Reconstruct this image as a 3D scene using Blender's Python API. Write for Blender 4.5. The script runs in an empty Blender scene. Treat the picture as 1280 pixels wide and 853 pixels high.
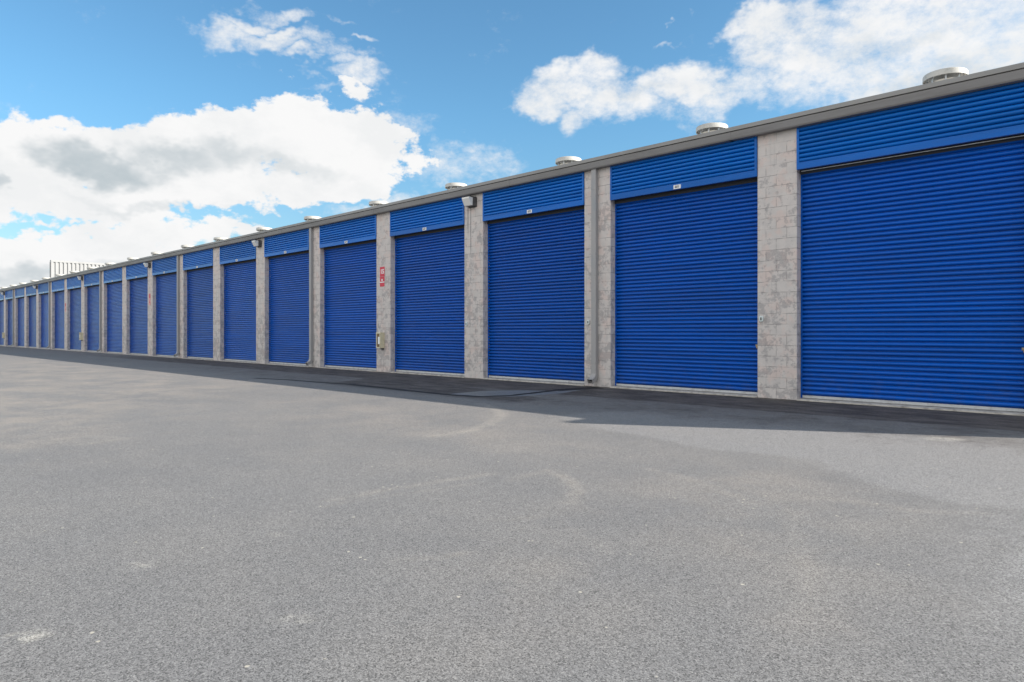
import bpy, bmesh, math, random
import numpy as np
from mathutils import Vector, Matrix
random.seed(7)
scene = bpy.context.scene
COL = scene.collection

# ------------------------------------------------------------------ site
# X runs along the facade (right = +), Y goes into the building, facade plane y = 0
CAM_D, CAM_H = 12.86, 1.264
F = 853.0                                    # focal length in px of a 1280 px frame
FWD = Vector((-0.694, 0.720, 0)).normalized()
RGT = Vector((FWD.y, -FWD.x, 0))
CAM = Vector((0, -CAM_D, CAM_H))
PITCH = 4.24
PW = 0.76                                    # pillar width
NB = 22
def pillar_x(i): return -(5.77 + PITCH*(i-1))     # left edge of pillar i
OPEN_W = PITCH - PW
TOP = 5.32

# ------------------------------------------------------------------ materials
def mat(name, col=(0.5,0.5,0.5), rough=0.6, metal=0.0, spec=0.5):
    m = bpy.data.materials.new(name); m.use_nodes = True
    b = m.node_tree.nodes['Principled BSDF']
    b.inputs['Base Color'].default_value = (*col, 1)
    b.inputs['Roughness'].default_value = rough
    b.inputs['Metallic'].default_value = metal
    b.inputs['Specular IOR Level'].default_value = spec
    return m
class NT:
    """small helper to write node graphs"""
    def __init__(s, tree): s.t = tree; s.n = tree.nodes; s.l = tree.links
    def set(s, sock, v):
        if isinstance(v, bpy.types.NodeSocket): s.l.new(v, sock)
        elif v is not None:
            if hasattr(sock.default_value, '__len__') and not hasattr(v, '__len__'): v = [v]*len(sock.default_value)
            if hasattr(v, '__len__') and len(v) == 3 and len(sock.default_value) == 4: v = (*v, 1)
            sock.default_value = v
    def math(s, op, a, b=None, c=None, clamp=False):
        n = s.n.new('ShaderNodeMath'); n.operation = op; n.use_clamp = clamp
        s.set(n.inputs[0], a); s.set(n.inputs[1], b)
        if c is not None: s.set(n.inputs[2], c)
        return n.outputs[0]
    def vmath(s, op, a, b=None, scale=None):
        n = s.n.new('ShaderNodeVectorMath'); n.operation = op
        s.set(n.inputs[0], a)
        if b is not None: s.set(n.inputs[1], b)
        if scale is not None: s.set(n.inputs['Scale'], scale)
        return n.outputs['Value'] if op in ('LENGTH','DOT_PRODUCT') else n.outputs['Vector']
    def noise(s, vec, scale, detail=4, rough=0.55, dist=0, color=False, lac=2.0):
        n = s.n.new('ShaderNodeTexNoise'); n.noise_dimensions = getattr(s,'dim','3D'); s.set(n.inputs['Vector'], vec)
        n.inputs['Scale'].default_value = scale; n.inputs['Detail'].default_value = detail
        n.inputs['Roughness'].default_value = rough; n.inputs['Distortion'].default_value = dist
        n.inputs['Lacunarity'].default_value = lac
        return n.outputs['Color' if color else 'Fac']
    def ramp(s, v, a, b, c=0.0, d=1.0, smooth=True):
        n = s.n.new('ShaderNodeMapRange'); n.interpolation_type = 'SMOOTHSTEP' if smooth else 'LINEAR'
        s.set(n.inputs['Value'], v)
        for k, x in zip(('From Min','From Max','To Min','To Max'), (a,b,c,d)): s.set(n.inputs[k], x)
        return n.outputs['Result']
    def mix(s, f, a, b, mode='MIX'):
        n = s.n.new('ShaderNodeMix'); n.data_type = 'RGBA'; n.blend_type = mode
        s.set(n.inputs[0], f); s.set(n.inputs[6], a); s.set(n.inputs[7], b)
        return n.outputs[2]
    def scale_vec(s, v, xyz):
        return s.vmath('MULTIPLY', v, xyz)
    def xyz(s, v):
        n = s.n.new('ShaderNodeSeparateXYZ'); s.set(n.inputs[0], v); return n.outputs
    def comb(s, x, y, z):
        n = s.n.new('ShaderNodeCombineXYZ')
        for i, k in enumerate((x,y,z)): s.set(n.inputs[i], k)
        return n.outputs[0]
    def attr(s, name):
        n = s.n.new('ShaderNodeAttribute'); n.attribute_name = name; return n.outputs['Fac']
    def pos(s): return s.n.new('ShaderNodeNewGeometry').outputs['Position']
    def bump(s, h, strength, dist):
        n = s.n.new('ShaderNodeBump'); n.inputs['Strength'].default_value = strength
        n.inputs['Distance'].default_value = dist; s.set(n.inputs['Height'], h)
        return n.outputs[0]

def paint_blue(name, base, rough=0.38, fade=0.0):
    m = mat(name, base, rough, 0, 0.10); g = NT(m.node_tree); b = m.node_tree.nodes['Principled BSDF']
    p = g.pos()
    n1 = g.noise(g.scale_vec(p, (0.35,1,5.0)), 1.0, 4)
    n2 = g.noise(g.scale_vec(p, (3,3,30)), 1.0, 5, 0.65)
    low = g.ramp(g.xyz(p)[2], 0.0, 2.2, 1, 0)
    c = g.mix(g.ramp(n1, 0.3, 0.75), base, [x*0.80+0.004 for x in base])
    chalk = [base[0]+0.035, base[1]+0.05, base[2]+0.02]
    c = g.mix(g.math('MULTIPLY', g.ramp(n2, 0.5, 0.8), 0.12+fade), c, chalk)
    b.inputs['Coat Weight'].default_value = 0.8; b.inputs['Coat IOR'].default_value = 1.22; b.inputs['Coat Roughness'].default_value = 0.14
    # scuffs where things have rubbed the door near the ground
    n3 = g.noise(g.scale_vec(p, (2.2,1,45)), 1.0, 3, 0.7)
    sc = g.math('MULTIPLY', g.ramp(n3, 0.70, 0.78), low)
    c = g.mix(g.math('MULTIPLY', sc, 0.5), c, (0.12,0.2,0.42))
    g.set(b.inputs['Base Color'], c)
    # dust and splash along the bottom, slight tone change from door to door
    dust = g.math('MULTIPLY', g.ramp(g.xyz(p)[2], 0.75, 0.05), g.ramp(g.noise(g.scale_vec(p, (5,5,5)), 1.0, 5, 0.7), 0.42, 0.75))
    c = g.mix(g.math('MULTIPLY', dust, 0.30), c, (0.10,0.12,0.17))
    oi = g.n.new('ShaderNodeObjectInfo').outputs['Random']
    k = g.ramp(oi, 0, 1, 0.84, 1.08, smooth=False)
    c = g.mix(1.0, c, g.comb(k,k,k), 'MULTIPLY')
    g.set(b.inputs['Base Color'], c)
    wob = g.noise(g.scale_vec(p, (1.3,1.0,5.0)), 1.0, 3, 0.5)
    nb = g.bump(wob, 0.6, 0.02); g.set(b.inputs['Normal'], nb); g.set(b.inputs['Coat Normal'], nb)
    g.set(b.inputs['Roughness'], g.ramp(n2, 0.2, 0.8, rough-0.06, rough+0.14))
    return m
M_DOOR = paint_blue('door_blue_paint', (0.001, 0.096, 0.485), 0.30)
M_HEAD = paint_blue('header_blue_paint', (0.0015, 0.155, 0.60), 0.33)
M_TRIM = paint_blue('trim_blue_paint', (0.0015, 0.130, 0.52), 0.40)

def block_paint():
    m = mat('painted_block', (0.5,0.48,0.46), 0.85); g = NT(m.node_tree); b = m.node_tree.nodes['Principled BSDF']
    p = g.pos(); o = g.xyz(p)
    u = g.math('ADD', o[0], o[1])
    bt = g.n.new('ShaderNodeTexBrick')
    g.set(bt.inputs['Vector'], g.comb(u, o[2], 0.0))
    bt.inputs['Scale'].default_value = 1.0
    bt.inputs['Brick Width'].default_value = 0.40; bt.inputs['Row Height'].default_value = 0.2032
    bt.inputs['Mortar Size'].default_value = 0.006; bt.inputs['Mortar Smooth'].default_value = 0.6
    bt.inputs['Color1'].default_value = (0,0,0,1); bt.inputs['Color2'].default_value = (1,1,1,1)
    bt.inputs['Mortar'].default_value = (0.5,0.5,0.5,1)
    cell = bt.outputs['Color']; mort = bt.outputs['Fac']
    big = g.noise(p, 0.9, 3); mid = g.noise(p, 4.5, 5, 0.6); fine = g.noise(p, 60, 4, 0.7)
    c = g.mix(g.ramp(mid, 0.35, 0.65), (0.61,0.562,0.535), (0.535,0.500,0.482))
    c = g.mix(g.math('MULTIPLY', cell, 0.35), c, (0.64,0.58,0.55))
    # pinkish patches where the top coat has thinned
    pk = g.math('MULTIPLY', g.ramp(g.math('ADD', g.noise(p, 3.1, 4, 0.6), g.math('MULTIPLY', cell, 0.08)), 0.52, 0.66), 0.5)
    c = g.mix(pk, c, (0.66,0.51,0.46))
    # grey worn spots, block sized, denser towards the foot of the pillar
    st = g.math('ADD', g.noise(g.vmath('ADD', p, (7,3,5)), 7.5, 6, 0.66, 0.2), g.math('MULTIPLY', g.math('SUBTRACT', cell, 0.5), 0.13))
    hz = g.ramp(o[2], 0.1, 4.6, 0.13, 0.035)
    th = g.math('SUBTRACT', 0.605, g.math('ADD', hz, g.math('MULTIPLY', g.math('SUBTRACT', big, 0.5), 0.22)))
    sp = g.ramp(g.math('SUBTRACT', st, th), -0.02, 0.09)
    c = g.mix(g.math('MULTIPLY', sp, g.ramp(fine, 0.3, 0.7, 0.32, 0.66)), c, (0.225,0.215,0.225))
    # drip stain below the floodlight of the third pillar
    for sx_, zt, ww in ((0.27, 3.2, 0.03), (0.16, 3.75, 0.035)):
        dxs = g.math('ABSOLUTE', g.math('SUBTRACT', g.math('ADD', o[0], g.math('MULTIPLY', g.math('SUBTRACT', big, 0.5), 0.08)), pillar_x(3)+sx_))
        k = g.math('MULTIPLY', g.ramp(dxs, ww, ww*0.2), g.math('MULTIPLY', g.ramp(o[2], zt, zt+0.6), g.ramp(mid, 0.3, 0.6, 0.4, 0.9)))
        c = g.mix(k, c, (0.20,0.19,0.19))
    # faint vertical run marks
    rn = g.noise(g.scale_vec(p, (13,13,0.5)), 1.0, 3, 0.5)
    c = g.mix(g.math('MULTIPLY', g.ramp(rn, 0.58, 0.75), 0.22), c, (0.3,0.29,0.28))
    # open mortar joints show only here and there, the rest is filled with paint
    jm = g.math('MULTIPLY', mort, g.ramp(g.noise(p, 5.0, 3), 0.38, 0.62, 0.12, 0.80))
    c = g.mix(jm, c, (0.17,0.155,0.15))
    c = g.mix(g.ramp(fine, 0.3, 0.7, 0.0, 0.14), c, (0.3,0.29,0.28))
    g.set(b.inputs['Base Color'], c)
    h = g.math('SUBTRACT', g.math('MULTIPLY', fine, 0.25), jm)
    h = g.math('SUBTRACT', h, g.math('MULTIPLY', sp, 0.15))
    g.set(b.inputs['Normal'], g.bump(h, 0.8, 0.006))
    return m
M_BLOCK = block_paint()

def worn(name, base, dirt, rough=0.5, metal=0.0, sc=6, amt=0.5, lo=0.45, hi=0.75, stretch=(1,1,1), bump=0.0):
    m = mat(name, base, rough, metal); g = NT(m.node_tree); b = m.node_tree.nodes['Principled BSDF']
    p = g.scale_vec(g.pos(), stretch)
    n = g.noise(p, sc, 6, 0.62)
    g.set(b.inputs['Base Color'], g.mix(g.math('MULTIPLY', g.ramp(n, lo, hi), amt), base, dirt))
    g.set(b.inputs['Roughness'], g.ramp(n, 0.2, 0.8, rough-0.08, rough+0.12))
    if bump: g.set(b.inputs['Normal'], g.bump(g.noise(p, sc*8, 4), bump, 0.004))
    return m
M_GUTTER = worn('gutter_grey', (0.20,0.192,0.19), (0.15,0.142,0.138), 0.55, 0, 2, 0.7, stretch=(0.4,1,3))
M_FLASH = worn('flashing_grey', (0.27,0.263,0.255), (0.19,0.185,0.18), 0.5, 0, 2, 0.6, stretch=(0.4,1,3))
M_PIPE = worn('downspout_grey', (0.33,0.32,0.32), (0.25,0.28,0.31), 0.5, 0, 3, 0.6, stretch=(1,1,0.5))
M_VENT = worn('vent_white', (0.47,0.455,0.42), (0.30,0.285,0.25), 0.5, 0, 7, 0.6)
M_STACK = worn('vent_stack', (0.60,0.56,0.49), (0.30,0.27,0.22), 0.55, 0, 9, 0.6)
M_ROOF = worn('roof_metal', (0.55,0.55,0.54), (0.40,0.39,0.37), 0.5, 0, 2, 0.6)
M_STEEL = worn('galvanised_steel', (0.48,0.49,0.50), (0.28,0.27,0.26), 0.45, 0.5, 14, 0.7)
M_WEATHER = worn('grey_bottom_bar', (0.50,0.51,0.52), (0.30,0.29,0.28), 0.5, 0.1, 10, 0.7)
M_SILL = worn('sill_concrete', (0.50,0.47,0.42), (0.20,0.18,0.165), 0.9, 0, 7, 0.8, 0.4, 0.7, (1,1,1), 0.5)
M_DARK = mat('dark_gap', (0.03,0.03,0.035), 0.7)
M_HOUSING = worn('floodlight_housing', (0.075,0.075,0.08), (0.14,0.13,0.12), 0.5, 0, 12, 0.6)
M_LENS = mat('frosted_lens', (0.74,0.73,0.71), 0.25)
M_WHITE = mat('white_plastic', (0.78,0.78,0.78), 0.4)
M_RED = worn('sign_red', (0.56,0.015,0.045), (0.60,0.08,0.12), 0.4, 0, 10, 0.5)
M_PINK = worn('sign_faded', (0.66,0.27,0.27), (0.66,0.45,0.42), 0.5, 0, 14, 0.6)
M_REDF = mat('sign_faded_red', (0.50,0.03,0.05), 0.5)
M_CREAM = worn('cabinet_cream', (0.66,0.60,0.43), (0.48,0.40,0.22), 0.5, 0, 10, 0.5)
M_AMBER = worn('cabinet_pane', (0.17,0.10,0.045), (0.06,0.05,0.045), 0.15, 0, 8, 0.8)
M_LATCH = worn('latch_steel', (0.20,0.20,0.21), (0.08,0.07,0.06), 0.5, 0.3, 20, 0.6)
M_BRASS = worn('brass', (0.45,0.28,0.12), (0.12,0.08,0.05), 0.4, 0.6, 30, 0.5)
M_PALE = worn('pale_plate', (0.62,0.68,0.68), (0.4,0.45,0.45), 0.4, 0, 20, 0.4)
M_PANELW = worn('white_wall_sheet', (0.33,0.33,0.33), (0.27,0.27,0.27), 0.5, 0, 1.2, 0.5, stretch=(1,1,0.3))

# ------------------------------------------------------------------ mesh helpers
class MB:
    def __init__(s): s.v=[]; s.f=[]; s.m=[]; s.cur=0
    def quad(s, *pts):
        i=len(s.v); s.v += [tuple(p) for p in pts]; s.f.append(tuple(range(i,i+len(pts)))); s.m.append(s.cur)
    def box(s, x0,x1,y0,y1,z0,z1):
        i=len(s.v)
        s.v += [(x0,y0,z0),(x1,y0,z0),(x1,y1,z0),(x0,y1,z0),(x0,y0,z1),(x1,y0,z1),(x1,y1,z1),(x0,y1,z1)]
        for f in ((3,2,1,0),(4,5,6,7),(0,1,5,4),(1,2,6,5),(2,3,7,6),(3,0,4,7)):
            s.f.append(tuple(i+k for k in f)); s.m.append(s.cur)
        return s
    def prism_x(s, prof, x0, x1, cap0=True, cap1=True):      # prof: (y,z) closed loop
        i=len(s.v); n=len(prof)
        s.v += [(x0,y,z) for y,z in prof]+[(x1,y,z) for y,z in prof]
        for k in range(n):
            a,b=k,(k+1)%n; s.f.append((i+a,i+b,i+n+b,i+n+a)); s.m.append(s.cur)
        if cap0: s.f.append(tuple(i+k for k in range(n))[::-1]); s.m.append(s.cur)
        if cap1: s.f.append(tuple(i+n+k for k in range(n))); s.m.append(s.cur)
        return s
    def sheet_x(s, prof, x0, x1):                              # open profile
        i=len(s.v); n=len(prof)
        s.v += [(x0,y,z) for y,z in prof]+[(x1,y,z) for y,z in prof]
        for k in range(n-1): s.f.append((i+k,i+n+k,i+n+k+1,i+k+1)); s.m.append(s.cur)
        return s
    def lathe(s, prof, seg=40, c=(0,0)):                        # prof: (r,z)
        i=len(s.v); n=len(prof)
        for k in range(seg):
            a=2*math.pi*k/seg
            s.v += [(c[0]+r*math.cos(a), c[1]+r*math.sin(a), z) for r,z in prof]
        for k in range(seg):
            k2=(k+1)%seg
            for j in range(n-1):
                s.f.append((i+k*n+j, i+k2*n+j, i+k2*n+j+1, i+k*n+j+1)); s.m.append(s.cur)
        return s
    def text(s, body, size, loc, bold=0.0):
        """flat letters facing -Y, centred at loc"""
        cu = bpy.data.curves.new('letters','FONT'); cu.body = body; cu.size = size
        cu.align_x='CENTER'; cu.align_y='CENTER'; cu.extrude = 0.0008; cu.offset = bold; cu.resolution_u = 3
        o = bpy.data.objects.new('letters', cu); COL.objects.link(o)
        dg = bpy.context.evaluated_depsgraph_get(); me = bpy.data.meshes.new_from_object(o.evaluated_get(dg))
        i=len(s.v)
        s.v += [(loc[0]+v.co.x, loc[1]-v.co.z, loc[2]+v.co.y) for v in me.vertices]
        for p in me.polygons: s.f.append(tuple(i+k for k in p.vertices)); s.m.append(s.cur)
        bpy.data.objects.remove(o); bpy.data.meshes.remove(me); bpy.data.curves.remove(cu)
    def build(s, name, mats, parent=None, loc=(0,0,0), smooth=None, bevel=0, merge=False):
        me = bpy.data.meshes.new(name); me.from_pydata(s.v, [], s.f)
        if not isinstance(mats,(list,tuple)): mats=[mats]
        for m in mats: me.materials.append(m)
        me.polygons.foreach_set('material_index', s.m)
        if smooth is not None:
            bm=bmesh.new(); bm.from_mesh(me)
            bmesh.ops.remove_doubles(bm, verts=bm.verts, dist=1e-5)
            for f in bm.faces: f.smooth=True
            for e in bm.edges:
                if len(e.link_faces)==2 and e.calc_face_angle(0)>math.radians(smooth): e.smooth=False
            bm.to_mesh(me); bm.free()
        if bevel:
            bm=bmesh.new(); bm.from_mesh(me)
            bmesh.ops.bevel(bm, geom=list(bm.edges), offset=bevel, segments=2, affect='EDGES', profile=0.5)
            bm.to_mesh(me); bm.free()
        me.update()
        o = bpy.data.objects.new(name, me); COL.objects.link(o); o.location = loc
        if parent: o.parent = parent
        return o
def empty(name, loc, parent=None):
    o = bpy.data.objects.new(name, None); COL.objects.link(o); o.location = loc; o.empty_display_size=0.3
    if parent: o.parent = parent
    return o
def tag(o, label=None, cat=None, group=None, kind=None):
    if label: o['label']=label
    if cat: o['category']=cat
    if group: o['group']=group
    if kind: o['kind']=kind
    return o
def copy_part(o, parent, loc):
    c=o.copy(); COL.objects.link(c); c.parent=parent; c.location=loc
    for ch in [k for k in o.children]:
        d=ch.copy(); COL.objects.link(d); d.parent=c; d.location=ch.location
    return c

# ------------------------------------------------------------------ storage building
X_END = 2.35                                     # right-hand end of the block, outside the frame
X_LEFT = pillar_x(NB)
B = empty('storage_building', ((X_END+X_LEFT)/2, 6, 0)); BX, BY = B.location.x, B.location.y
tag(B, 'long single-storey storage block with blue roller doors between grey block pillars', 'building')
def L(x, y=0.0, z=0.0): return (x-BX, y-BY, z)       # world -> building space

MB().box(X_LEFT-4, X_END, 0.37, 12.0, 0.0, 5.20).build('wall', M_BLOCK, B, L(0))
e = MB(); e.box(pillar_x(0), X_END-0.16, 0.0, 0.367, 0.0, 5.10); e.build('end_wall', M_BLOCK, B, L(0))
MB().box(X_END-0.157, X_END+0.003, -0.69, 12.003, 0.0, TOP).build('wing_wall', M_BLOCK, B, L(0))

# pillars
pm = MB().box(0, PW, 0, 0.367, 0, 5.10)
P0 = pm.build('pillar', M_BLOCK, B, L(pillar_x(1)), bevel=0.008)
for i in range(2, NB+1): copy_part(P0, B, L(pillar_x(i)))

# roller doors: curtain of pressed corrugations
def corr(z0, z1, y, depth, pitch, duty=0.74):
    n = int(round((z1-z0)/pitch)); p=(z1-z0)/n; prof=[]
    for k in range(n):
        b = z0+k*p
        w = p*duty; g = (p-w)
        prof.append((y+0.028, b)); prof.append((y+0.028, b+g*0.75))
        for j in range(0, 7):
            t=j/6.0; a=math.pi*t
            prof.append((y-depth*(0.22+0.78*math.sin(a)**0.62 if 0<t<1 else 0.10), b+g*0.75+ (w+g*0.25)*t*0.985+0.0005))
    prof.append((y, z1))
    return prof
door_prof = corr(0.088, 4.78, 0.216, 0.032, 0.0835, 0.72)
D0 = MB().sheet_x(door_prof, 0.006, OPEN_W-0.006).build('roller_door', M_DOOR, B, L(pillar_x(1)+PW), smooth=50)
MB().box(0.006, OPEN_W-0.006, 0.176, 0.225, 0.038, 0.086).build('bottom_bar', M_WEATHER, D0, (0,0,0), bevel=0.004)
for xx in (0.0045, OPEN_W-0.0345):
    r = MB(); r.box(xx, xx+0.030, 0.172, 0.186, 0.036, 4.5); r.build('guide_rail', M_DOOR, D0, (0,0,0))
l = MB(); l.cur=0; l.box(OPEN_W-0.115, OPEN_W-0.036, 0.166, 0.190, 0.985, 1.035)
l.cur=1; l.box(OPEN_W-0.105, OPEN_W-0.040, 0.156, 0.1655, 1.000, 1.022); l.box(OPEN_W-0.09,OPEN_W-0.065,0.150,0.1555,0.955,0.999)
l.build('latch', [M_LATCH, M_BRASS], D0, (0,0,0), bevel=0.002)
doors=[D0]
for j in range(1, NB-1): doors.append(copy_part(D0, B, L(pillar_x(j+1)+PW)))
# sills
sp = [(-0.03,0.0),(0.366,0.0),(0.366,0.034),(0.0,0.030),(-0.03,0.018)]
sm = MB(); nseg=24
S0 = MB().prism_x(sp[::-1], 0.003, OPEN_W-0.003).build('sill', M_SILL, B, L(pillar_x(1)+PW))
for j in range(1, NB-1): copy_part(S0, B, L(pillar_x(j+1)+PW))

# header panels
HZ0, HZ1, HT, HS = 4.30, 5.085, 0.125, 0.045
hp = corr(HZ0+HT-0.002, HZ1, 0.014, 0.032, 0.0862, 0.78)
H0 = MB().sheet_x(hp, HS-0.005, OPEN_W-HS+0.005).build('header_panel', M_HEAD, B, L(pillar_x(1)+PW), smooth=50)
t = MB()
t.box(0.004, OPEN_W-0.004, -0.026, 0.045, HZ0, HZ0+HT)
t.box(0.004, 0.004+HS, -0.026, 0.045, HZ0+HT, HZ1)
t.box(OPEN_W-0.004-HS, OPEN_W-0.004, -0.026, 0.045, HZ0+HT, HZ1)
t.build('trim', M_TRIM, H0, (0,0,0))
MB().box(0.004, OPEN_W-0.004, 0.150, 0.160, HZ0-0.065, 4.60).build('gap_shade_strip', M_DARK, H0, (0,0,0))  # black strip added to stand for the shade under the header
heads=[H0]
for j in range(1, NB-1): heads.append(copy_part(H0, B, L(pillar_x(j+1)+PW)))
a = MB().box(0.05, OPEN_W-0.05, 0.075, 0.080, HZ0-0.030, HZ0-0.018).build('lintel_angle', M_STEEL, H0, (0,0,0))
for j in range(1, NB-1):
    q = MB(); q.box(-0.085, 0.085, -0.0075, 0.0, -0.042, 0.042); q.cur=1
    q.text(str(600+j), 0.075, (0,-0.0085,0), 0.0015)
    q.build('number_plate', [M_WHITE, M_DARK], heads[j], (OPEN_W/2+0.0, -0.0265, HZ0+0.052))

# roof, flashing, gutter fascia
xl, xr = X_LEFT-4, X_END-0.16
MB().prism_x([(-0.04,5.205),(12.0,5.205),(12.0,5.54),(-0.04,5.312)][::-1], xl, xr).build('roof', M_ROOF, B, L(0))
MB().box(xl, xr, -0.17, -0.043, 5.238, TOP).build('roof_flashing', M_FLASH, B, L(0), bevel=0.006)
gp = [(-0.003,5.075),(-0.003,5.225),(-0.148,5.228),(-0.150,5.205),(-0.143,5.10),(-0.130,5.075)]
MB().prism_x(gp, xl, xr).build('gutter', M_GUTTER, B, L(0))

sj=MB()
xx=-0.2
while xx>xl:
    sj.prism_x([(y-0.004 if y<-0.1 else y, z) for y,z in gp], xx, xx+0.05); xx-=6.1
sj.build('gutter_joint', M_GUTTER, B, L(0))
# downspouts
def pipe_path(prof_c, w, x):
    """rectangular pipe along (y,z) centre points with depth w"""
    m=MB(); rings=[]
    for k,(y,z) in enumerate(prof_c):
        a = prof_c[max(k-1,0)]; b = prof_c[min(k+1,len(prof_c)-1)]
        d = Vector((b[0]-a[0], b[1]-a[1])).normalized(); n = Vector((-d.y, d.x))*w/2
        rings.append([(-x/2, y+n.x, z+n.y),(x/2, y+n.x, z+n.y),(x/2, y-n.x, z-n.y),(-x/2, y-n.x, z-n.y)])
    for r0,r1 in zip(rings,rings[1:]):
        for k in range(4):
            k2=(k+1)%4; m.quad(r0[k],r0[k2],r1[k2],r1[k])
    return m
DS = MB()
prof=[(-0.052,5.074),(-0.052,0.36)]
DS = pipe_path(prof, 0.095, 0.13)
DSo = DS.build('downspout', M_PIPE, B, L(pillar_x(2)+0.345))
el = pipe_path([(-0.052,0.40),(-0.054,0.30),(-0.075,0.235),(-0.115,0.185),(-0.170,0.150),(-0.235,0.128)], 0.102, 0.137)
el.build('spout_elbow', M_PIPE, DSo, (0,0,0))
for z in (0.55, 2.6, 4.6):
    b=MB(); b.box(-0.085,-0.0665,-0.006,-0.001,z,z+0.035); b.box(0.0665,0.085,-0.006,-0.001,z,z+0.035)
    b.box(-0.069,0.069,-0.104,-0.1005,z,z+0.035); b.build('strap', M_PIPE, DSo, (0,0,0))
for i in (5,8,11,14,17,20): copy_part(DSo, B, L(pillar_x(i)+0.235))

# roof vents
vp = [(r,z-0.075) for r,z in [(0.0,5.892),(0.16,5.888),(0.30,5.872),(0.330,5.860),(0.340,5.842),(0.343,5.762),(0.338,5.760),(0.330,5.765),(0.328,5.815),(0.30,5.822),(0.0,5.822)]]
V0 = MB().lathe([(r,z) for r,z in vp], 48).build('roof_vent', M_VENT, B, L(-2.83,1.0), smooth=35)
MB().lathe([(0.33,5.325),(0.32,5.38),(0.255,5.41),(0.235,5.62),(0.245,5.64),(0.22,5.645),(0.22,5.40)], 40).build('stack', M_STACK, V0, (0,0,0), smooth=35)
st=MB()
for k in range(8):
    a=2*math.pi*(k+0.3)/8; ca,sa=math.cos(a),math.sin(a); r0,r1,w=0.262,0.28,0.014
    pts=[(r0*ca-w*sa, r0*sa+w*ca),(r0*ca+w*sa, r0*sa-w*ca),(r1*ca+w*sa, r1*sa-w*ca),(r1*ca-w*sa, r1*sa+w*ca)]
    i=len(st.v); st.v += [(x,y,5.55) for x,y in pts]+[(x,y,5.763) for x,y in pts]
    for f in ((0,1,2,3),(4,7,6,5),(0,4,5,1),(1,5,6,2),(2,6,7,3),(3,7,4,0)): st.f.append(tuple(i+q for q in f)); st.m.append(0)
st.build('vent_strut', M_STEEL, V0, (0,0,0))
vs=[]
for k in range(10): vs += [2.83+8.48*k, 7.25+8.48*k]
for s in vs[1:]: copy_part(V0, B, L(-s,1.0))

# ------------------------------------------------------------------ fixtures on the pillars (things of their own)
def ordinal(i): return {3:'third',4:'fourth',6:'sixth',9:'ninth',12:'twelfth',13:'thirteenth',15:'fifteenth',18:'eighteenth'}[i]
def floodlight(i):
    r = empty('floodlight', (pillar_x(i)+0.35, 0, 4.75))
    lab = {3:'nearest and largest floodlight with white sloping lens, on third pillar from the right',
           6:'second nearest floodlight, pale lens, on the pillar left of the second downspout from right',
           9:'small floodlight high above the larger faded pink sign, third nearest',
           12:'small floodlight above the middle cream cabinet on a distant pillar, fourth nearest',
           15:'tiny floodlight below the eave near the white ribbed wall, second from left',
           18:'tiny floodlight on the pillar at the far left edge, farthest of six'}[i]
    tag(r, lab, 'floodlight', 'floodlights on every third pillar')
    r.scale=(0.88,0.90,0.88)
    h=MB(); prof=[(0,0),(0,0.27),(-0.15,0.27),(-0.15,0.0)]
    h.prism_x(prof, -0.17, 0.17); h.build('housing', M_HOUSING, r, (0,0,0), bevel=0.008)
    le=MB()
    le.prism_x([(-0.152,0.262),(-0.315,0.262),(-0.320,0.215),(-0.215,0.010),(-0.152,0.005)], -0.160, 0.160)
    le.build('lens', M_LENS, r, (0,0,0), bevel=0.004)
    MB().box(-0.178,0.178,-0.335,-0.0,0.272,0.282).build('hood', M_HOUSING, r, (0,0,0))
    MB().box(-0.19,0.19,-0.012,-0.0015,-0.03,0.268).build('back_plate', M_HOUSING, r, (0,0,0))
    return r
for i in (3,6,9,12,15,18): floodlight(i)

def sign(i):
    x=pillar_x(i)+0.20
    r = empty('wall_sign', (x, 0, 2.74))
    red = (i==4)
    m1 = M_RED if red else M_PINK
    u=MB(); u.box(0,0.25,-0.006,-0.001,0.325,0.63); u.cur=1
    if red: u.text('15', 0.20, (0.125,-0.0075,0.475), 0.006)
    else: u.text('15', 0.24, (0.125,-0.0075,0.475), 0.022)
    u.build('upper_panel', [m1, M_WHITE if red else M_REDF], r, (0,0,0))
    d=MB(); d.box(0.0,0.245,-0.006,-0.001,0.0,0.318); d.cur=1
    mm=M_WHITE if red else M_REDF
    d.box(0.0,0.245,-0.0085,-0.0065,0.125,0.155)
    # downward arrow
    d.box(0.09,0.15,-0.0085,-0.0065,0.215,0.240)
    i0=len(d.v); d.v += [(0.07,-0.0085,0.213),(0.17,-0.0085,0.213),(0.12,-0.0085,0.165)]; d.f.append((i0+2,i0+1,i0)); d.m.append(1)
    d.build('lower_panel', [m1,mm], r, (0,0,0))
    lab = {4:'bright red two-panel sign with white 15 and arrow above the nearest cream cabinet',
           9:'faded pink sign with red marks on a pillar under the third nearest floodlight',
           13:'smallest and farthest faded sign with barely legible pink marks on a distant pillar'}[i]
    tag(r, lab, 'sign', 'fire point signs on the pillars')
for i in (4,9,13): sign(i)

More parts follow.
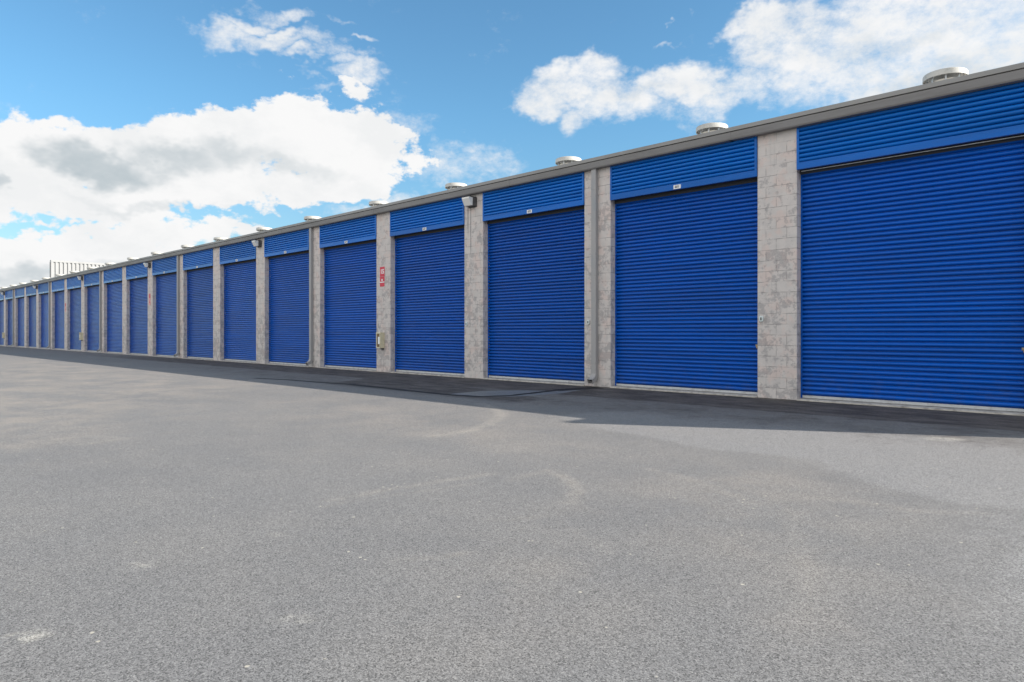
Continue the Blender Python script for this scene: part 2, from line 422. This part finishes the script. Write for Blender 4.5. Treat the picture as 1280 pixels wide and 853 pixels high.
def cabinet(i):
    x=pillar_x(i)+0.22
    r = empty('extinguisher_cabinet', (x, 0, 0.77))
    w,dp,h=0.23,0.16,0.50
    b=MB(); b.box(0,w,-dp,-0.001,0,h); b.build('body', M_CREAM, r, (0,0,0), bevel=0.006)
    f=MB(); t_=0.035
    for q in ((0.006,w-0.006,0.006,t_),(0.006,w-0.006,h-t_,h-0.006),(0.006,t_,t_,h-t_),(w-t_,w-0.006,t_,h-t_)):
        f.box(q[0],q[1],-dp-0.012,-dp-0.001,q[2],q[3])
    f.build('door_frame', M_CREAM, r, (0,0,0))
    p=MB(); p.box(t_,w-t_,-dp-0.005,-dp-0.001,t_,h-t_); p.build('pane', M_AMBER, r, (0,0,0))
    s=MB(); s.box(0.10,0.185,-dp-0.0075,-dp-0.0055,0.13,0.36); s.build('sticker', M_WHITE, r, (0,0,0))
    s=MB(); s.box(0.15,0.21,-0.10,-0.02,-0.05,-0.001); s.build('lower_bracket', M_HOUSING, r, (0,0,0))
    lab={4:'nearest cream extinguisher cabinet with brown glazed front, below the bright red sign',
         12:'small cream cabinet sticking out from a distant pillar, middle one of three',
         18:'tiny cream cabinet at the left edge of the picture, farthest of three'}[i]
    tag(r, lab, 'cabinet', 'cream cabinets on the pillars')
for i in (4,12,18): cabinet(i)

def wall_plate(i, off, z, lab):
    r = empty('wall_plate', (pillar_x(i)+off, 0, z))
    m=MB(); seg=20; w,h=0.040,0.056
    ring=[(w*math.copysign(abs(math.cos(a))**0.6,math.cos(a)), h*math.copysign(abs(math.sin(a))**0.6,math.sin(a))) for a in [2*math.pi*k/seg for k in range(seg)]]
    for y0,y1,k0,k1 in ((-0.002,-0.028,1,1),(-0.028,-0.034,1,0.88)):
        for k in range(seg):
            k2=(k+1)%seg
            m.quad((ring[k][0]*k0,y0,ring[k][1]*k0),(ring[k2][0]*k0,y0,ring[k2][1]*k0),(ring[k2][0]*k1,y1,ring[k2][1]*k1),(ring[k][0]*k1,y1,ring[k][1]*k1))
    m.quad(*[(x*0.88,-0.034,zz*0.88) for x,zz in ring])
    m.build('cover', M_PALE, r, (0,0,0))
    MB().box(-0.013,0.013,-0.039,-0.0345,-0.028,0.028).build('keyhole_plate', M_HOUSING, r, (0,0,0))
    tag(r, lab, 'wall plate', 'small round-cornered plates on the pillars')
wall_plate(1, 0.085, 1.53, 'small pale oval plate with dark centre on the nearest, widest pillar')
wall_plate(2, 0.13, 1.51, 'small pale oval plate left of the nearest downspout')
wall_plate(3, 0.10, 1.51, 'small pale oval plate on the pillar below the nearest floodlight')

# ------------------------------------------------------------------ tall ribbed wall behind the far end
R = empty('ribbed_wall', (-107.3, 14.0, 0))
tag(R, 'tall white vertically ribbed metal wall rising behind the far roof', 'wall')
rb=MB(); H=10.95; y0,y1=10.0,19.4; n=19; p=(y1-y0-0.3)/n
v=[]
yy=y0+0.25
pts=[(0.0,y0)]
for k in range(n):
    pts += [(0.0,yy),(-0.14,yy+0.02),(-0.14,yy+p*0.42),(0.0,yy+p*0.46+0.02)]
    yy+=p
pts += [(0.0,y1)]
for (xa,ya),(xb,yb) in zip(pts,pts[1:]):
    rb.quad((xa,ya-14,0),(xb,yb-14,0),(xb,yb-14,H-0.25),(xa,ya-14,H-0.25))
rb.build('ribbed_sheet', M_PANELW, R, (0,0,0))
MB().box(-0.6,-0.15,y0-14+0.02,y1-14,0,H-0.26).build('backing', M_PANELW, R, (0,0,0))
MB().box(-0.62,0.02,y0-14-0.02,y1-14+0.02,H-0.25,H).build('coping', M_PANELW, R, (0,0,0))
MB().box(-0.62,0.015,y0-14-0.05,y0-14-0.003,0,H-0.252).build('corner_trim', M_GUTTER, R, (0,0,0))

# ------------------------------------------------------------------ ground with its marks and some painted shade
def px2g(x, y):
    Z = F*CAM_H/(y-416.0); X=(x-640.0)/F*Z
    p = CAM + RGT*X + FWD*Z
    return (p.x, p.y)
def axis(lo, hi, step, far):
    a = list(np.arange(lo, hi+1e-6, step)); s=step; x=a[-1]
    while x < far: s*=1.09; x+=s; a.append(x)
    s=step; x=a[0]; b=[]
    while x > -far: s*=1.09; x-=s; b.append(x)
    return np.array(b[::-1]+a)
gx = axis(-16, 3.2, 0.06, 1500); gy = axis(-12.6, 0.2, 0.06, 1500)
X, Y = np.meshgrid(gx, gy); shp = X.shape; X=X.ravel(); Y=Y.ravel()
def seg_dist(pts, closed=False):
    d = np.full(X.shape, 1e9)
    ps = pts + ([pts[0]] if closed else [])
    for (x0,y0),(x1,y1) in zip(ps, ps[1:]):
        dx,dy=x1-x0,y1-y0; L2=dx*dx+dy*dy+1e-9
        t=np.clip(((X-x0)*dx+(Y-y0)*dy)/L2,0,1)
        d=np.minimum(d, np.hypot(X-x0-t*dx, Y-y0-t*dy))
    return d
def inside(pts):
    r=np.zeros(X.shape,bool); n=len(pts)
    for i in range(n):
        x0,y0=pts[i]; x1,y1=pts[(i+1)%n]
        if abs(y1-y0)<1e-9: continue
        c=((y0>Y)!=(y1>Y)) & (X < (x1-x0)*(Y-y0)/(y1-y0)+x0)
        r^=c
    return r
def poly(pxs, soft):
    pts=[px2g(*p) for p in pxs]
    sd=np.where(inside(pts),1,-1)*seg_dist(pts,True)
    return np.clip(0.5+sd/(2*soft),0,1)
def line(pxs, w, soft=0.6):
    d=seg_dist([px2g(*p) for p in pxs]); return np.clip((w-d)/(w*soft),0,1)
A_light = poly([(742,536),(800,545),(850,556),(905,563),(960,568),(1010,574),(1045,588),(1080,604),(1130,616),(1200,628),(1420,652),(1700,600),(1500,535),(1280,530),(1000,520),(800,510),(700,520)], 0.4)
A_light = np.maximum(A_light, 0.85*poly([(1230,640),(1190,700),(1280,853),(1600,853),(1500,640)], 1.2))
A_light *= np.clip((-2.6-Y)/1.6,0.25,1)  # pale tone faded near the wall, painting the building's shade darker
A_dark_shade = np.maximum(np.clip((Y+2.1)/0.5+0.5,0,1), 0.45*np.clip((Y+4.6)/2.2+0.5,0,1))*np.clip((X+60)/40,0.3,1)  # dark strip at the wall; fainter band paints shade out to the eave shadow
A_dark_shade = np.maximum(A_dark_shade, 0.8*poly([(470,470),(560,478),(700,500),(640,505),(520,492),(400,480)],0.5))
A_tan = 0.9*poly([(-400,460),(0,446),(150,458),(330,482),(240,498),(160,530),(40,560),(-300,600),(-500,520)], 1.8)
A_tan = np.maximum(A_tan, 0.55*poly([(330,488),(600,508),(760,535),(700,560),(500,560),(300,520)], 1.6))
A_tan = np.maximum(A_tan, 0.5*poly([(820,575),(1010,590),(1090,660),(1020,720),(900,690),(800,640)], 0.8))
A_tan = np.maximum(A_tan, 0.6*poly([(985,780),(1040,765),(1060,795),(1010,815)], 0.25))
A_tan = np.maximum(A_tan, 0.5*poly([(620,720),(700,650),(740,640),(700,760),(600,790)], 0.5))
A_track = 0.9*line([(540,545),(590,538),(616,528),(628,518),(618,510),(600,505)],0.13)
for pl,w,k in (([(688,588),(712,600),(722,615),(712,628)],0.09,0.9), ([(640,600),(665,592),(688,588)],0.12,0.4),
             ([(410,627),(480,613),(550,602),(615,592)],0.10,0.6), ([(405,633),(500,618),(600,604)],0.05,0.4),
             ([(812,586),(850,596),(900,612),(940,628)],0.09,0.45), ([(1000,620),(1080,628),(1150,640),(1230,642)],0.09,0.4),
             ([(985,640),(1000,680),(1015,720),(1000,770)],0.09,0.4), ([(490,700),(550,697),(590,690)],0.05,0.5),
             ([(40,552),(110,545),(160,548),(100,556)],0.12,0.55),([(610,650),(690,645),(760,690)],0.08,0.25)):
    A_track=np.maximum(A_track, k*line([*pl],w,0.9))
A_wet = poly([(560,493),(600,489),(650,488),(700,489),(738,486),(700,492),(650,495.5),(600,496)],0.18)
A_crack = line([(742,485.5),(735,485.5),(700,487.5),(670,491),(640,494.5),(600,496),(560,493.5),(520,489.5),(470,484),(430,480),(400,478.2),(360,475),(320,473)],0.12,0.5)
A_crack = np.maximum(A_crack, 0.8*poly([(690,487),(745,483.5),(755,486),(700,489)],0.05))
A_spot = np.zeros(X.shape)
for (x,y,r,k) in ((28,797,0.07,1),(40,794,0.05,0.9),(370,774,0.06,0.6),(180,705,0.06,0.6),(342,669,0.05,0.5),(1175,549,0.24,0.45),(1190,549,0.18,0.45)):
    cx,cy=px2g(x,y); A_spot=np.maximum(A_spot, k*np.clip(1-np.hypot(X-cx,Y-cy)/r,0,1))
nx, ny = len(gx), len(gy)
me = bpy.data.meshes.new('asphalt_yard')
verts=np.stack([X,Y,np.zeros_like(X)],1)
I,J=np.meshgrid(np.arange(nx-1),np.arange(ny-1)); b=(J*nx+I).ravel()
faces=np.stack([b,b+1,b+nx+1,b+nx],1).astype(np.int32)
me.vertices.add(len(verts)); me.vertices.foreach_set('co', verts.astype(np.float32).ravel())
me.loops.add(faces.size); me.loops.foreach_set('vertex_index', faces.ravel())
me.polygons.add(len(faces)); me.polygons.foreach_set('loop_start', np.arange(0,faces.size,4,dtype=np.int32))
me.polygons.foreach_set('loop_total', np.full(len(faces),4,dtype=np.int32))
me.update(calc_edges=True)
for nm,a in (('light',A_light),('dark',A_dark_shade),('tan',A_tan),('track',A_track),('wet',A_wet),('crack',A_crack),('spot',A_spot)):
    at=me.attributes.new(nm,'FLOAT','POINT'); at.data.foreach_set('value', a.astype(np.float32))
def asphalt():
    m=mat('asphalt',(0.2,0.2,0.2),0.85); g=NT(m.node_tree); b=m.node_tree.nodes['Principled BSDF']
    p=g.pos()
    big=g.noise(p,0.22,4,0.55); mid=g.noise(p,1.3,5,0.6); patch=g.noise(p,5.0,5,0.65)
    grit=g.noise(p,190,3,0.75); grit2=g.noise(p,260,2,0.7)
    vo=g.n.new('ShaderNodeTexVoronoi'); g.set(vo.inputs['Vector'],p); vo.inputs['Scale'].default_value=150
    vcol=g.xyz(vo.outputs['Color'])[0]
    base=g.mix(g.ramp(big,0.3,0.7),(0.164,0.160,0.157),(0.180,0.175,0.170))
    base=g.mix(g.ramp(mid,0.35,0.7,0,0.4),base,(0.208,0.198,0.186))
    nz=g.math('SUBTRACT',g.math('ADD',g.math('MULTIPLY',mid,0.6),g.math('MULTIPLY',patch,0.5)),0.55)
    def msk(name,k=1.2,lo=0.35,hi=0.65):
        return g.ramp(g.math('ADD',g.attr(name),g.math('MULTIPLY',nz,k)),lo,hi)
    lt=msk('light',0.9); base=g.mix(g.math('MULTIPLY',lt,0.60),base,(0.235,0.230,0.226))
    # sandy film, streaked along the drive direction
    stk=g.noise(p,0.9,7,0.68)
    tn=g.math('MULTIPLY',g.attr('tan'),g.ramp(stk,0.36,0.66))
    base=g.mix(g.math('MULTIPLY',tn,0.72),base,(0.30,0.262,0.222))
    tr=g.math('MULTIPLY',g.attr('track'),g.ramp(patch,0.38,0.6,0.3,1.0))
    base=g.mix(g.math('MULTIPLY',tr,0.65),base,(0.30,0.275,0.24))
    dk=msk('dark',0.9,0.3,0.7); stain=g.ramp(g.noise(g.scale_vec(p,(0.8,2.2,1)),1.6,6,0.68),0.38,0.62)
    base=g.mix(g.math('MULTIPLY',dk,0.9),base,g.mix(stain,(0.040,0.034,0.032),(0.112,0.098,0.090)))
    wt=msk('wet',0.5); base=g.mix(g.math('MULTIPLY',wt,0.8),base,(0.20,0.21,0.21))  # pale colour here stands in for sky reflected in the puddle
    ck=g.ramp(g.math('ADD',g.attr('crack'),g.math('MULTIPLY',nz,0.8)),0.30,0.5)
    base=g.mix(ck,base,(0.012,0.012,0.013))
    base=g.mix(g.math('MULTIPLY',g.attr('spot'),g.ramp(patch,0.35,0.5)),base,(0.55,0.52,0.45))
    # pale crumbs and grit collected along the foot of the wall
    oy=g.xyz(p)[1]
    ed=g.math('MULTIPLY',g.ramp(oy,-0.16,-0.04),g.ramp(g.noise(p,14,5,0.7),0.48,0.60))
    base=g.mix(g.math('MULTIPLY',ed,0.8),base,(0.36,0.33,0.25))
    # stone grains: dark binder between pale chips
    gr=g.math('ADD',g.math('ADD',g.math('MULTIPLY',grit,0.65),g.math('MULTIPLY',grit2,0.35)),g.math('MULTIPLY',g.math('SUBTRACT',vcol,0.5),0.22))
    f=g.ramp(gr,0.33,0.67,0.28,1.70,smooth=False)
    base=g.mix(1.0,base,g.comb(f,f,f),'MULTIPLY')
    chips=g.math('MULTIPLY',g.ramp(vcol,0.93,0.99),g.ramp(vo.outputs['Distance'],0.55,0.2))
    base=g.mix(g.math('MULTIPLY',chips,0.55),base,(0.42,0.40,0.36))
    pit=g.math('MULTIPLY',g.ramp(vcol,0.10,0.03),g.ramp(vo.outputs['Distance'],0.6,0.25))
    base=g.mix(g.math('MULTIPLY',pit,0.65),base,(0.03,0.03,0.03))
    # occasional leaf and stone crumbs
    v2=g.n.new('ShaderNodeTexVoronoi'); g.set(v2.inputs['Vector'],g.vmath('ADD',p,g.scale_vec(g.noise(p,30,2,color=True),(0.02,0.02,0))))
    v2.inputs['Scale'].default_value=9
    cr=g.math('MULTIPLY',g.ramp(g.xyz(v2.outputs['Color'])[1],0.78,0.8),g.ramp(v2.outputs['Distance'],0.10,0.06))
    base=g.mix(g.math('MULTIPLY',cr,0.8),base,(0.50,0.46,0.38))
    g.set(b.inputs['Base Color'],base)
    r=g.mix(wt,(0.85,)*3,(0.50,)*3); r=g.mix(ck,r,(0.80,)*3)
    g.set(b.inputs['Roughness'],g.xyz(r)[0])
    b.inputs['Specular IOR Level'].default_value=0.35
    hh=g.math('ADD',gr,g.math('MULTIPLY',vo.outputs['Distance'],-0.4))
    g.set(b.inputs['Normal'],g.bump(hh,0.35,0.004))
    return m
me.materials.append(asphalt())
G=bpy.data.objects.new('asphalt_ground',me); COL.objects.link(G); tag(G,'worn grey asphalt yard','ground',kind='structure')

# ------------------------------------------------------------------ sky
SUN_DIR = Vector((1.577,0.89,1.0)).normalized()       # towards the sun
elev = math.asin(SUN_DIR.z); rot = math.atan2(SUN_DIR.x, SUN_DIR.y)
w = bpy.data.worlds.new('World'); scene.world = w; w.use_nodes=True
g=NT(w.node_tree); g.dim='2D'; bg=w.node_tree.nodes['Background']
sky=g.n.new('ShaderNodeTexSky'); sky.sky_type='NISHITA'; sky.sun_disc=False
sky.sun_elevation=elev; sky.sun_rotation=rot; sky.altitude=0; sky.air_density=1.0; sky.dust_density=0.6; sky.ozone_density=2.2
SKY_K=0.10; EXPO=1.0
tc=g.n.new('ShaderNodeTexCoord').outputs['Generated']
d=g.vmath('NORMALIZE',tc); dx=g.xyz(d)
az=g.math('ARCTAN2',dx[0],dx[1]); el_=g.math('ARCSINE',dx[2])
flat=g.comb(az,el_,0.0)
wn=g.vmath('SUBTRACT',g.noise(g.scale_vec(flat,(1,1.5,1)),5.0,5,0.62,color=True),(0.5,0.5,0.5))
wn2=g.vmath('SUBTRACT',g.noise(g.scale_vec(flat,(1,1.4,1)),22.0,3,0.65,color=True),(0.5,0.5,0.5))
warp=g.vmath('ADD',flat,g.vmath('ADD',g.scale_vec(wn,(0.16,0.10,0)),g.scale_vec(wn2,(0.035,0.028,0))))
def azel(x,y):
    v=RGT*((x-640)/F)+Vector((0,0,(416-y)/F))+FWD; v.normalize()
    return math.atan2(v.x,v.y), math.asin(v.z)
def blob(x,y,rx,ry,ang=0,k=1.0,vec=None,raw=None):
    """soft elliptical cloud mass in azimuth / elevation"""
    if raw is None:
        a,e=azel(x,y); ax,ex=azel(x+rx,y); ay,ey=azel(x,y-ry)
        sx=abs(ax-a); sy=abs(ey-e)
    else: a,e,sx,sy=raw
    # the third coordinate sets how dense the mass is at its middle
    lo,hi=0.0,1.0
    for _ in range(30):
        md=(lo+hi)/2
        if 1-(3*md*md-2*md**3) > k: lo=md
        else: hi=md
    d0=0.0 if k>=0.999 else 0.45+0.90*lo
    n=g.n.new('ShaderNodeVectorMath'); n.operation='MULTIPLY_ADD'
    g.set(n.inputs[0],vec if vec is not None else warp)
    n.inputs[1].default_value=(1/sx,1/sy,0); n.inputs[2].default_value=(-a/sx,-e/sy,d0)
    return g.vmath('LENGTH',n.outputs[0])
def union(bl):
    o=bl[0]
    for b_ in bl[1:]: o=g.math('MINIMUM',o,b_)
    return g.ramp(o,0.45,1.35,1.0,0.0)
C1=[(-60,220,120,75),(40,215,90,62),(125,190,85,55),(215,185,95,52),(305,185,100,62),(385,165,80,60),(445,185,60,45),(60,255,80,30),(150,245,90,40),(250,235,110,38),
    (345,232,90,32),(420,225,70,25),(500,195,35,30,0,0.7)]
wisp=[(270,40,48,26,0,.85),(330,56,72,24,0,.88),(345,20,80,16,5,.8),(400,60,55,20,-15,.82),(412,20,34,12,15,.7),(440,74,48,17,-12,.85),(462,102,34,19,0,.88),(450,48,24,9,0,.75),(398,98,26,9,-30,.65),(425,118,34,14,0,.8),(350,45,40,12,0,.9),(300,28,60,14,0,.9),(385,78,50,12,0,.85),(455,88,40,16,0,.95),(410,100,30,12,0,.8),(470,120,22,14,0,.7)]
bank=[(-60,335,90,30),(20,325,75,28),(100,312,80,30),(180,295,85,32),(260,292,70,28,0,.9),(330,300,60,16,0,.8),(225,330,120,22),(60,350,140,18,0,.9)]
mid_=[(560,215,120,34,0,.72),(520,160,60,30,0,.6),(480,243,58,14,0,.8),(440,262,60,16,0,.8),(530,232,40,10,0,.6),(610,215,60,12,5,.5),(600,240,80,20,0,.55),(545,190,40,20,0,.45)]
right=[(690,125,45,30),(745,105,60,36),(730,150,28,28,0,.75),(800,120,60,42,0,.9),(860,105,60,34),(925,110,55,32,0,.9),(850,150,70,26,0,.6),(970,130,80,30,0,.65),
    (950,40,48,30),(1010,48,70,42),(1090,35,90,50),(700,115,60,34,0,1),(900,120,100,44,0,.85),(1000,110,110,50,0,.85),(1120,70,190,75,0,1.0),(1000,60,90,60,0,1.0),(1240,60,110,100,0,1.0),(760,130,60,36,0,.9),(1180,40,100,60),(1290,40,90,75),(1080,95,110,38,0,.75),(1230,105,90,40,0,.7),(1000,85,60,26,0,.75),
    (850,50,24,9,0,.5),(856,26,12,6,0,.5),(640,120,22,6,0,.5),(880,12,18,6,0,.4)]
C1+=[(470,168,70,40,0,.9),(500,205,60,24,0,.85),(455,120,40,22,0,.8)]
allb=[blob(*q) for q in C1+wisp+bank+mid_+right]
# broken cloud out of this view, added to brighten the shaded facade
allb+=[blob(0,0,0,0,0,0.9,raw=(0.85,0.45,0.6,0.35)),blob(0,0,0,0,0,1.0,raw=(2.5,0.5,1.1,0.6)),blob(0,0,0,0,0,1.0,raw=(-2.6,0.5,0.9,0.6)),blob(0,0,0,0,0,0.7,raw=(-1.9,0.3,0.4,0.25)),blob(0,0,0,0,0,0.78,raw=(0,1.15,3.2,0.32))]
nthick=len(C1)+len(bank)
m_=union(allb[:len(C1)]+allb[len(C1)+len(wisp):len(C1)+len(wisp)+len(bank)])
m2=union(allb[len(C1):len(C1)+len(wisp)]+allb[len(C1)+len(wisp)+len(bank):])
fb=g.noise(g.scale_vec(flat,(1,1.5,1)),11.0,7,0.66,0.0)
fb2=g.noise(g.scale_vec(g.vmath('ADD',flat,(3.1,1.7,0.4)),(1,1.6,1)),45.0,4,0.7)
nz_=g.math('ADD',0.0,g.math('ADD',g.math('MULTIPLY',g.math('SUBTRACT',fb,0.5),1.5),g.math('MULTIPLY',g.math('SUBTRACT',fb2,0.5),0.6)))
dens=g.math('ADD',m_,nz_); dens2=g.math('ADD',m2,nz_)
alpha=g.math('MAXIMUM',g.ramp(dens,0.40,0.72),g.ramp(dens2,0.20,1.25,0.0,0.97))
# thickness shading: bright tops, grey-blue bellies
grey=union([blob(*q) for q in [(130,208,75,26,0,1),(215,198,95,22,0,.75),(300,192,80,24,0,.6),(370,205,60,20,0,.45),(5,240,25,14,0,.7),(-40,200,60,40,0,.4),(30,345,90,18,0,.8),(160,330,120,14,0,.35),(200,262,120,12,0,.45),
      (1150,110,120,30,0,.45),(820,110,90,14,0,.25),(1100,60,150,20,0,.3)]])
sh=g.noise(g.scale_vec(g.vmath('ADD',flat,(0.0,0.014,5.0)),(1,1.7,1)),8.0,6,0.62)
bel=g.math('ADD',g.math('MULTIPLY',grey,0.8),g.ramp(sh,0.38,0.72,0.15,-0.10,smooth=False),clamp=True)
W_=0.95/2**EXPO
ccol=g.mix(bel,(W_*1.0,W_*1.0,W_*1.0),(W_*0.50,W_*0.575,W_*0.62))
# unseen clouds behind the camera are brightened, added fill for the shaded facade
kb=g.ramp(dx[1],0.1,-0.5,0.0,1.0)
ccol=g.vmath('MULTIPLY',ccol,g.vmath('ADD',(1.0,1.0,1.0),g.vmath('SCALE',(0.90,0.82,0.74),scale=kb)))
# sky colour, hazier towards the horizon
tint=g.ramp(dx[2],0.0,0.55)
skyc=g.vmath('MULTIPLY',sky.outputs[0],g.vmath('SCALE',g.comb(g.ramp(dx[2],0.0,0.32,0.62,0.62),g.ramp(dx[2],0.0,0.32,0.68,0.93),g.ramp(dx[2],0.0,0.32,0.66,0.98)),scale=SKY_K))
colr=g.mix(alpha,skyc,ccol)
g.set(bg.inputs['Color'],colr); bg.inputs['Strength'].default_value=1.0
w.cycles.sampling_method='MANUAL'; w.cycles.sample_map_resolution=1024

sl=bpy.data.lights.new('sun','SUN'); sl.energy=4.0; sl.angle=math.radians(0.55); sl.color=(1.0,0.93,0.84)
so=bpy.data.objects.new('sun',sl); COL.objects.link(so); so.location=(20,20,30)
so.rotation_euler=SUN_DIR.to_track_quat('Z','Y').to_euler()

# ------------------------------------------------------------------ camera
cd=bpy.data.cameras.new('camera'); cam=bpy.data.objects.new('camera',cd); COL.objects.link(cam)
cd.sensor_width=36; cd.lens=F/1280*36; cd.shift_y=-10.5/1280; cd.clip_end=5000; cd.clip_start=0.05
cam.location=CAM; cam.rotation_euler=FWD.to_track_quat('-Z','Y').to_euler()
scene.camera=cam
vs_=scene.view_settings; vs_.view_transform='Standard'; vs_.look='None'; vs_.exposure=EXPO; vs_.gamma=1; vs_.use_curve_mapping=False
scene.cycles.max_bounces=5
